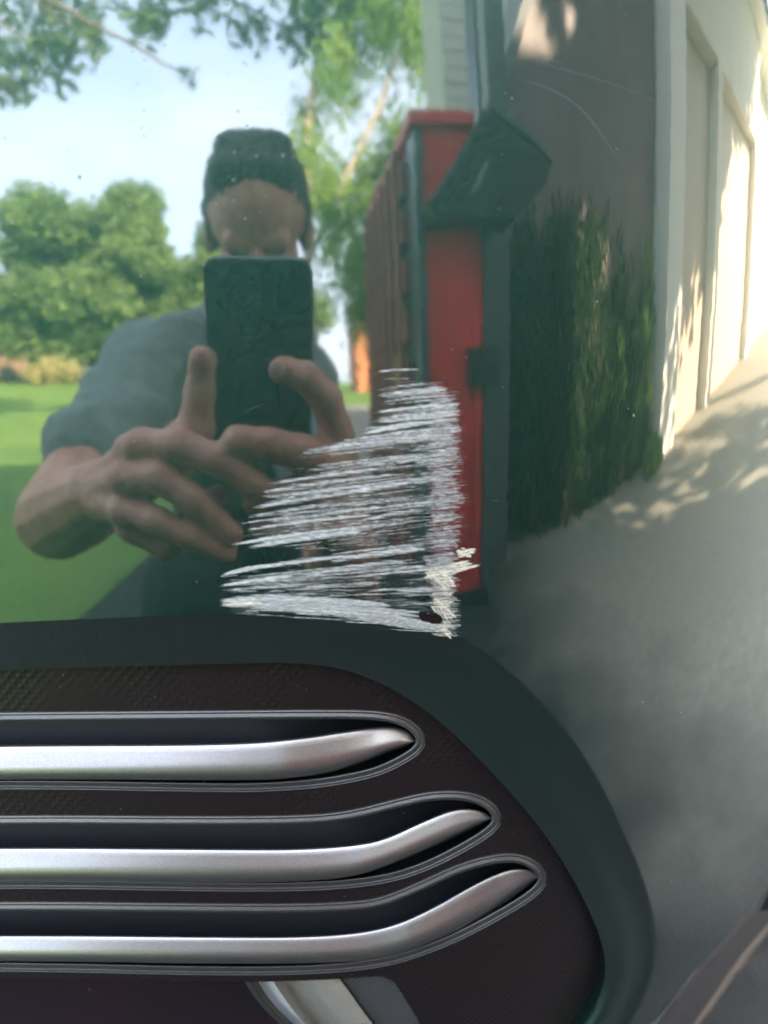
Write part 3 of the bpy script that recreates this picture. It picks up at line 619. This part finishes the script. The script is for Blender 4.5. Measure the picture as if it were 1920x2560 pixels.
# unseen house added behind the car, sized to throw shade over the drive
M_side = mat('beige_siding', (.62, .59, .50), .7, noise=(2, (.68, .65, .56), .3, .7)); M_trim = mat('cream_trim', (.75, .73, .66), .6)
hs = empty('house', (-6, 9.5, 0)); tag(hs, 'unseen two storey house added behind the car to shade the drive', 'house')
MB().box(-11, 11.8, -3.6, 3.6, 0, 6.4).build('wall', M_side, hs); MB().prism([(-4.2, 6.4), (0, 8.6), (4.2, 6.4)], -11.5, 12.2, 'x').build('roof', M_roofb, hs)
MB().box(4.2, 7.2, -3.66, -3.6, 0, 2.3).build('garage_door', M_wht, hs)
for a in (-9, -5, -1, 8.5):
    for b in (1, 4): glazing(hs, a, a+1.2, -3.68, b, b+1.3, M_wht, M_gl)

# the beige garage to the right of the drive, corner at 2.35, -2.1
gr = empty('garage', (2.80, -1.92, 0)); tag(gr, 'cream garage with sunlit lower wall and corner boards right of the dark ivy wall', 'garage')
MB().box(.0, 14, -3, -.02, 0, 3.4).build('wall', M_side, gr)
M_tan = mat('tan_door', (.50, .41, .33), .5)
MB().box(-.03, .40, -.06, .22, 0, 3.4).build('pilaster', M_trim, gr); MB().box(1.75, 2.0, -.02, .22, 0, 2.3).build('pilaster', M_side, gr); MB().box(5.2, 5.6, -.02, .22, 0, 2.3).build('pilaster', M_trim, gr)
MB().box(.40, 5.6, -.02, .221, 2.3, 3.398).build('lintel', M_side, gr); MB().box(5.6, 5.72, -.02, .16, 0, 3.39).build('corner_board', M_trim, gr)
MB().box(.40, 1.75, -.02, .03, 0, 2.3).build('garage_door', M_tan, gr); MB().box(2.0, 5.2, -.02, .03, 0, 2.3).build('garage_door', M_tan, gr)
MB().box(-.2, 14.2, -3.2, .5, 3.4, 3.5).build('eave', M_wht, gr); MB().prism([(-3.3, 3.5), (-1.4, 4.6), (.6, 3.5)], -.25, 14.3, 'x').build('roof', M_roofb, gr)

# the brown gabled shed wall with ivy between the red cabinet and the garage
M_brick = mat('brown_boards', (.13, .082, .092), .5, noise=(5, (.17, .11, .12), .35, .65)); M_mort = mat('dark_mortar', (.05, .042, .042), .95)
sh = empty('garden_shed', (.71, -1.93, 0)); sh.scale = (.81, .81, .9); tag(sh, 'dark brown shed with sloping roof edge and ivy, left of the cream garage', 'shed')
MB().prism([(-.05, 0), (-.05, 1.55), (.02, 1.62), (.62, 2.45), (2.46, 5.1), (2.46, 0)], -2.4, 0).build('wall', M_brick, sh)
MB().prism([(-.02, 1.56), (.0, 1.68), (.60, 2.52), (2.46, 5.2), (2.46, 5.1), (.62, 2.44), (.03, 1.60)], -2.5, .06).build('roof_edge', mat('grey_fascia', (.14, .14, .15), .6), sh)
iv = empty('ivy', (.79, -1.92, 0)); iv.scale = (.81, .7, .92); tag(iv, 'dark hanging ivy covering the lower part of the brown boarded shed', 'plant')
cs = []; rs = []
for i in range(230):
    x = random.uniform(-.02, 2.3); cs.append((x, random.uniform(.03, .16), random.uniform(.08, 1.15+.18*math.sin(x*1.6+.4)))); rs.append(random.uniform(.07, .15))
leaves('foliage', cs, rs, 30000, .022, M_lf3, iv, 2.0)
cs = [(random.uniform(1.4, 2.3), random.uniform(.12, .2), random.choice((.25, .5, .8, 1.15))+random.uniform(-.1, .1)) for _ in range(9)]; tag(leaves('new_growth', cs, [random.uniform(.05, .1) for _ in cs], 700, .024, M_lf2, iv, 1.6), kind='stuff')
MB().chain([(.3, .03, 0), (.34, .05, .6), (.28, .05, 1.2)], [.02, .015, .008]).build('stem', M_bark, iv, True)
pf = empty('fern', (2.52, -1.62, 0)); tag(pf, 'bright green low fern at the foot of the garage corner', 'plant'); leaves('foliage', [(0, 0, .10), (.1, 0, .07), (-.1, .02, .1)], [.11, .09, .09], 700, .03, M_lf2, pf)

# beige sided gable behind the red cabinet and its dark downpipe
gb = empty('sided_house', (1.38, -5.2, 0)); tag(gb, 'beige house with narrow siding rising behind the red cabinet', 'house')
MB().box(0, 4, -.8, 0, 0, 6.5).build('wall', M_side, gb)
for k in range(44): MB().box(-.01, 3.6, 0, .02-.004*(k % 2), .05+k*.14, .05+k*.14+.125).build('siding_board', M_side, gb)
MB().box(-.1, 4, -1, .3, 6.5, 6.6).build('eave', M_roofb, gb)
M_slate = mat('slate_grey_metal', (.07, .085, .095), .35, .3); M_black = mat('black_metal', (.008, .010, .012), .3)
pp = empty('downpipe_post', (.62, -2.0, 0)); tag(pp, 'dark slate post with pale streak rising above the black hood', 'post')

# ------------------------------------------------------------ red cabinet with black hood
M_red = mat('red_paint', (.72, .022, .038), .45, noise=(6, (.45, .014, .024), .35, .7), spec=.3); M_rbrown = mat('red_brown_wood', (.30, .075, .06), .7, noise=(20, (.18, .05, .04), .35, .65))
rc = empty('red_cabinet', (.34, -1.32, 0)); tag(rc, 'tall narrow red cabinet with black hood and slatted brown side behind the photographer', 'cabinet')
MB().box(-.03, .165, -.95, 0, .06, 1.23).build('body', M_red, rc)
MB().box(.118, .134, 0, .012, .08, .80).build('front_batten', M_red, rc); MB().box(.150, .175, -.1, .014, .06, 1.06).build('corner_strip', M_slate, rc)
MB().box(-.040, -.020, -.1, .012, .06, 1.22).build('corner_strip', M_slate, rc)
MB().box(.09, .20, -.12, .03, .60, .70).build('latch_band', M_black, rc)
MB().box(-.045, .18, -.96, .015, .0, .06).build('foot', M_black, rc)
MB().prism([(-.03, 1.02), (.13, 1.215), (.155, 1.23), (.44, 1.125), (.415, 1.08), (.25, .99), (-.02, .985)], -.05, .11).build('hood', M_black, rc)
MB().prism([(-.036, 1.02), (.13, 1.225), (.155, 1.24), (.447, 1.132), (.44, 1.12), (.155, 1.226), (.134, 1.21), (-.026, 1.016)], .11, .118).build('hood_edge', M_slate, rc)
MB().prism([(.085, 1.04), (.10, 1.045), (.145, 1.11), (.13, 1.11)], .11, .1125).build('hood_sheen', mat('sheen_grey', (.2, .22, .23), .3), rc)  # pale prism that paints the reflected sheen on the hood
MB().box(-.05, .13, -.96, .02, 1.23, 1.26).build('top_rail', M_red, rc)
MB().box(-.034, -.0302, -.945, -.11, .07, 1.2).build('side_panel', M_black, rc)
for k in range(9):
    z = .10+k*.125; MB().box(-.055, -.03, -.94, -.1, z, z+.08).build('side_slat', M_rbrown, rc)
for k in range(6): MB().box(-.066, -.055, -.92+k*.145, -.87+k*.145, .06, 1.22).build('side_post', M_rbrown, rc)
for k in range(3): MB().box(-.058, -.050, -.42+k*.11, -.36+k*.11, .46+k*.13, .56+k*.13).build('yellow_tag', M_lf5 if False else mat('yellow_paint', (.40, .33, .05), .6), rc)
pp.location = (.665, -1.70, 0)
MB().box(-.07, .07, -.06, .06, 0, 3.6).build('post', M_slate, pp)
MB().box(-.055, -.025, .06, .064, 1.35, 2.1).build('streak_strip', mat('pale_grey_metal', (.4, .45, .47), .3), pp)

# ------------------------------------------------------------ photographer and phone
def v(u, w__, d): return tuple(VP(u, w__, d))
ph = bpy.data.objects.new('phone', None); ph.empty_display_size = .05; link(ph); ph.matrix_world = cam.matrix_world.copy()
tag(ph, 'black smartphone held upright in both hands, back facing the car', 'phone')
# local frame: x right, y up, +z back towards the holder; the lens sits at the origin
def rrect(x0, x1, y0, y1, r, n=8):
    o = []
    for cx_, cy_, a0 in ((x1-r, y1-r, 0), (x0+r, y1-r, 90), (x0+r, y0+r, 180), (x1-r, y0+r, 270)):
        for k in range(n+1): a = R(a0+90*k/n); o.append((cx_+r*math.cos(a), cy_+r*math.sin(a)))
    return o
M_case = mat('black_phone_case', (.006, .007, .008), .45); M_case2 = mat('phone_glass', (.004, .005, .006), .08)
pb = bpy.data.objects.new
MB().prism(rrect(-.064, .014, -.143, .017, .011), .0015, .010, 'z').build('case', M_case, ph)
MB().prism(rrect(-.022, .011, -.022, .013, .007), .0006, .0015, 'z').build('camera_plate', M_case2, ph)
for cx_, cy_ in ((-.012, -.012), (-.012, .004)):
    MB().prism([(cx_+.006*math.cos(i*.524), cy_+.006*math.sin(i*.524)) for i in range(12)], -.0006, .0006, 'z').build('lens', M_case2, ph)
MB().prism(rrect(-.045, -.012, -.10, -.055, .004), .0010, .0015, 'z').build('case_panel', M_case2, ph)
M_mark = mat('red_print', (.07, .01, .012), .6)
MB().prism([(-.046, -.045), (-.032, -.045), (-.032, -.040), (-.041, -.040), (-.041, -.022), (-.046, -.022)], .0010, .00148, 'z').build('red_mark', M_mark, ph)

M_skin = mat('skin', (.60, .31, .23), .5, noise=(45, (.48, .20, .14), .35, .65), bump=(180, .0012)); M_skin.node_tree.nodes['Principled BSDF'].inputs['Subsurface Weight'].default_value = 0
M_shirt = mat('grey_blue_shirt', (.17, .20, .20), .9, bump=(60, .004)); M_jean = mat('dark_jeans', (.014, .018, .022), .9); M_hair = mat('dark_brown_hair', (.04, .03, .022), .75, bump=(120, .006)); M_shoe = mat('dark_shoe', (.02, .02, .022), .6); M_nail = mat('finger_nail', (.55, .32, .26), .35)
pe = empty('person', (0, -1.05, 0)); tag(pe, 'crouching person in grey blue t-shirt photographing the scrape with a phone', 'person')
def remesh(mb_, name, m, vox, sm_=4, parent=pe):
    o = mb_.build(name, m, None, True); place(o, parent)
    r = o.modifiers.new('remesh', 'REMESH'); r.mode = 'VOXEL'; r.voxel_size = vox; r.use_smooth_shade = True
    if sm_: s_ = o.modifiers.new('smooth', 'SMOOTH'); s_.iterations = sm_; s_.factor = .5
    return o
HD = Vector(v(645, 560, .74)); HR = Matrix.Rotation(R(-40), 4, 'X')
sk = MB()
hp = lambda x, y, z: HD+HR.to_3x3() @ Vector((x, y, z))
sk.ball(hp(0, -.01, .025), .070, .090, .082, HR.to_3x3()).ball(hp(0, .012, -.045), .056, .070, .072, HR.to_3x3())
sk.cap(hp(0, .078, .0), hp(0, .100, -.03), .009, .014).cap(hp(-.018, .068, -.075), hp(.018, .068, -.075), .010, .010)
sk.cap(hp(-.03, .066, .010), hp(.03, .066, .010), .016, .016)
for s_ in (-1, 1): sk.ball(hp(s_*.071, -.005, -.012), .008, .016, .028)
neck0 = HD+Vector((0, -.05, -.16)); sk.cap(HD+Vector((0, -.03, -.05)), neck0, .056, .062)
LS = Vector(v(385, 905, .80)); RS = Vector(v(745, 930, .92)); LE = Vector(v(140, 1300, .50)); RE = Vector(v(860, 1500, .58))
LW = Vector(v(255, 1235, .33)); RW = Vector(v(860, 1370, .31))
sk.chain([LS, LS.lerp(LE, .6), LE, LE.lerp(LW, .45), LW], [.050, .046, .044, .042, .030])
sk.chain([RS, RS.lerp(RE, .6), RE, RE.lerp(RW, .45), RW], [.048, .044, .042, .040, .030])
# left hand
lk = [Vector(v(355, 1118, .262)), Vector(v(318, 1195, .262)), Vector(v(315, 1275, .262))]
pc = Vector(v(318, 1190, .275)); 
for k_ in lk: sk.cap(LW, k_, .026, .0115)
sk.cap(Vector(v(330, 1130, .27)), Vector(v(325, 1270, .27)), .015, .013)
sk.chain([LW, Vector(v(420, 1150, .285)), Vector(v(488, 1075, .285)), Vector(v(500, 980, .278)), Vector(v(507, 900, .272))], [0.0256, 0.0218, 0.0160, 0.0122, 0.0109])
sk.chain([lk[0], Vector(v(450, 1115, .243)), Vector(v(545, 1150, .236)), Vector(v(635, 1212, .236))], [0.0154, 0.0134, 0.0128, 0.0115])
sk.chain([lk[1], Vector(v(400, 1195, .245)), Vector(v(490, 1255, .238)), Vector(v(575, 1335, .238))], [0.0147, 0.0128, 0.0119, 0.0102])
sk.chain([lk[2], Vector(v(390, 1300, .246)), Vector(v(480, 1345, .240)), Vector(v(562, 1380, .240))], [0.0134, 0.0115, 0.0105, 0.0092])
sk.chain([Vector(v(330, 1320, .27)), Vector(v(420, 1370, .26)), Vector(v(500, 1260, .262)), Vector(v(543, 1240, .255))], [0.0128, 0.0102, 0.0096, 0.0083])
# right hand
rk = Vector(v(848, 1180, .268)); sk.cap(RW, rk, .027, .015); sk.cap(RW, Vector(v(820, 1290, .262)), .026, .014)
sk.chain([rk, Vector(v(842, 1085, .258)), Vector(v(815, 995, .245)), Vector(v(762, 942, .238)), Vector(v(712, 925, .240))], [0.0173, 0.0138, 0.0128, 0.0118, 0.0109])
sk.chain([rk, Vector(v(760, 1135, .238)), Vector(v(670, 1112, .232)), Vector(v(598, 1103, .234))], [0.0192, 0.0151, 0.0134, 0.0123])
sk.chain([Vector(v(840, 1240, .262)), Vector(v(780, 1225, .245)), Vector(v(700, 1235, .240)), Vector(v(640, 1255, .244))], [0.0160, 0.0134, 0.0118, 0.0105])
sk.chain([Vector(v(825, 1310, .262)), Vector(v(770, 1320, .25)), Vector(v(700, 1315, .248)), Vector(v(655, 1322, .252))], [0.0147, 0.0122, 0.0109, 0.0096])
sk.cap(Vector(v(845, 1180, .268)), Vector(v(825, 1320, .264)), .015, .012)
remesh(sk, 'body', M_skin, .0026, 3)
MB().ball(v(692, 924, .226), .0055, .002, .006).build('finger_nail', M_nail); place(bpy.data.objects['finger_nail'], pe)
for s_ in (-1, 1):
    o = MB().ball(hp(s_*.03, .071, -.004), .008, .006, .004).build('eye', M_hair, None, True); place(o, pe)
hr = MB().ball(hp(0, -.0225, .037), .073, .0925, .076, HR.to_3x3()); hr.cap(hp(-.034, .026, .084), hp(.034, .028, .086), .024, .022); hr.cap(hp(-.028, -.035, .090), hp(.028, -.035, .092), .026, .026)
for s_ in (-1, 1): hr.cap(hp(s_*.064, .0, .03), hp(s_*.066, .0, -.03), .012, .009)
ho = remesh(hr, 'hair', M_hair, .0035, 2)
tx = bpy.data.textures.new('hair_clumps', 'CLOUDS'); tx.noise_scale = .007; dm = ho.modifiers.new('clumps', 'DISPLACE'); dm.texture = tx; dm.strength = .006; dm.mid_level = .4
bd_ = MB().ball(hp(0, .016, -.078), .055, .064, .050, HR.to_3x3()); remesh(bd_, 'beard', mat('stubble', (.10, .055, .04), .8), .004, 2)
hip = Vector((-.10, -1.12, .30)); chest = (LS+RS)/2+Vector((0, -.02, -.10))
ts = MB().chain([LS, (LS+RS)/2+Vector((0, .0, .03)), RS], [.066, .075, .062]).chain([neck0+Vector((0, -.02, .02)), chest, chest.lerp(hip, .5), hip], [.070, .135, .135, .14])
ts.cap(LS.lerp(RS, .15), hip+Vector((-.08, 0, .1)), .08, .10).cap(RS.lerp(LS, .15), hip+Vector((.08, 0, .1)), .08, .10)
ts.cap(LS, LS.lerp(LE, .66), .070, .066).cap(RS, RS.lerp(RE, .60), .062, .064)
so_ = remesh(ts, 't_shirt', M_shirt, .007, 5)
tx2 = bpy.data.textures.new('cloth_folds', 'CLOUDS'); tx2.noise_scale = .07; dm2 = so_.modifiers.new('folds', 'DISPLACE'); dm2.texture = tx2; dm2.strength = .03; dm2.mid_level = .5
LK = Vector((-.17, -.66, .34)); RK = Vector((.06, -.70, .36)); LF = Vector((-.27, -.86, .08)); RF = Vector((.12, -1.0, .08))
tr = MB().chain([hip+Vector((-.08, 0, 0)), LK], [.12, .07]).chain([LK, LF], [.07, .05]).chain([hip+Vector((.08, 0, 0)), RK], [.12, .075]).chain([RK, RF], [.07, .05])
remesh(tr, 'trousers', M_jean, .008, 4)
for f_ in (LF, RF):
    o = MB().cap(f_+Vector((0, -.06, -.04)), f_+Vector((0, .14, -.045)), .042, .036).build('shoe', M_shoe, None, True); place(o, pe)
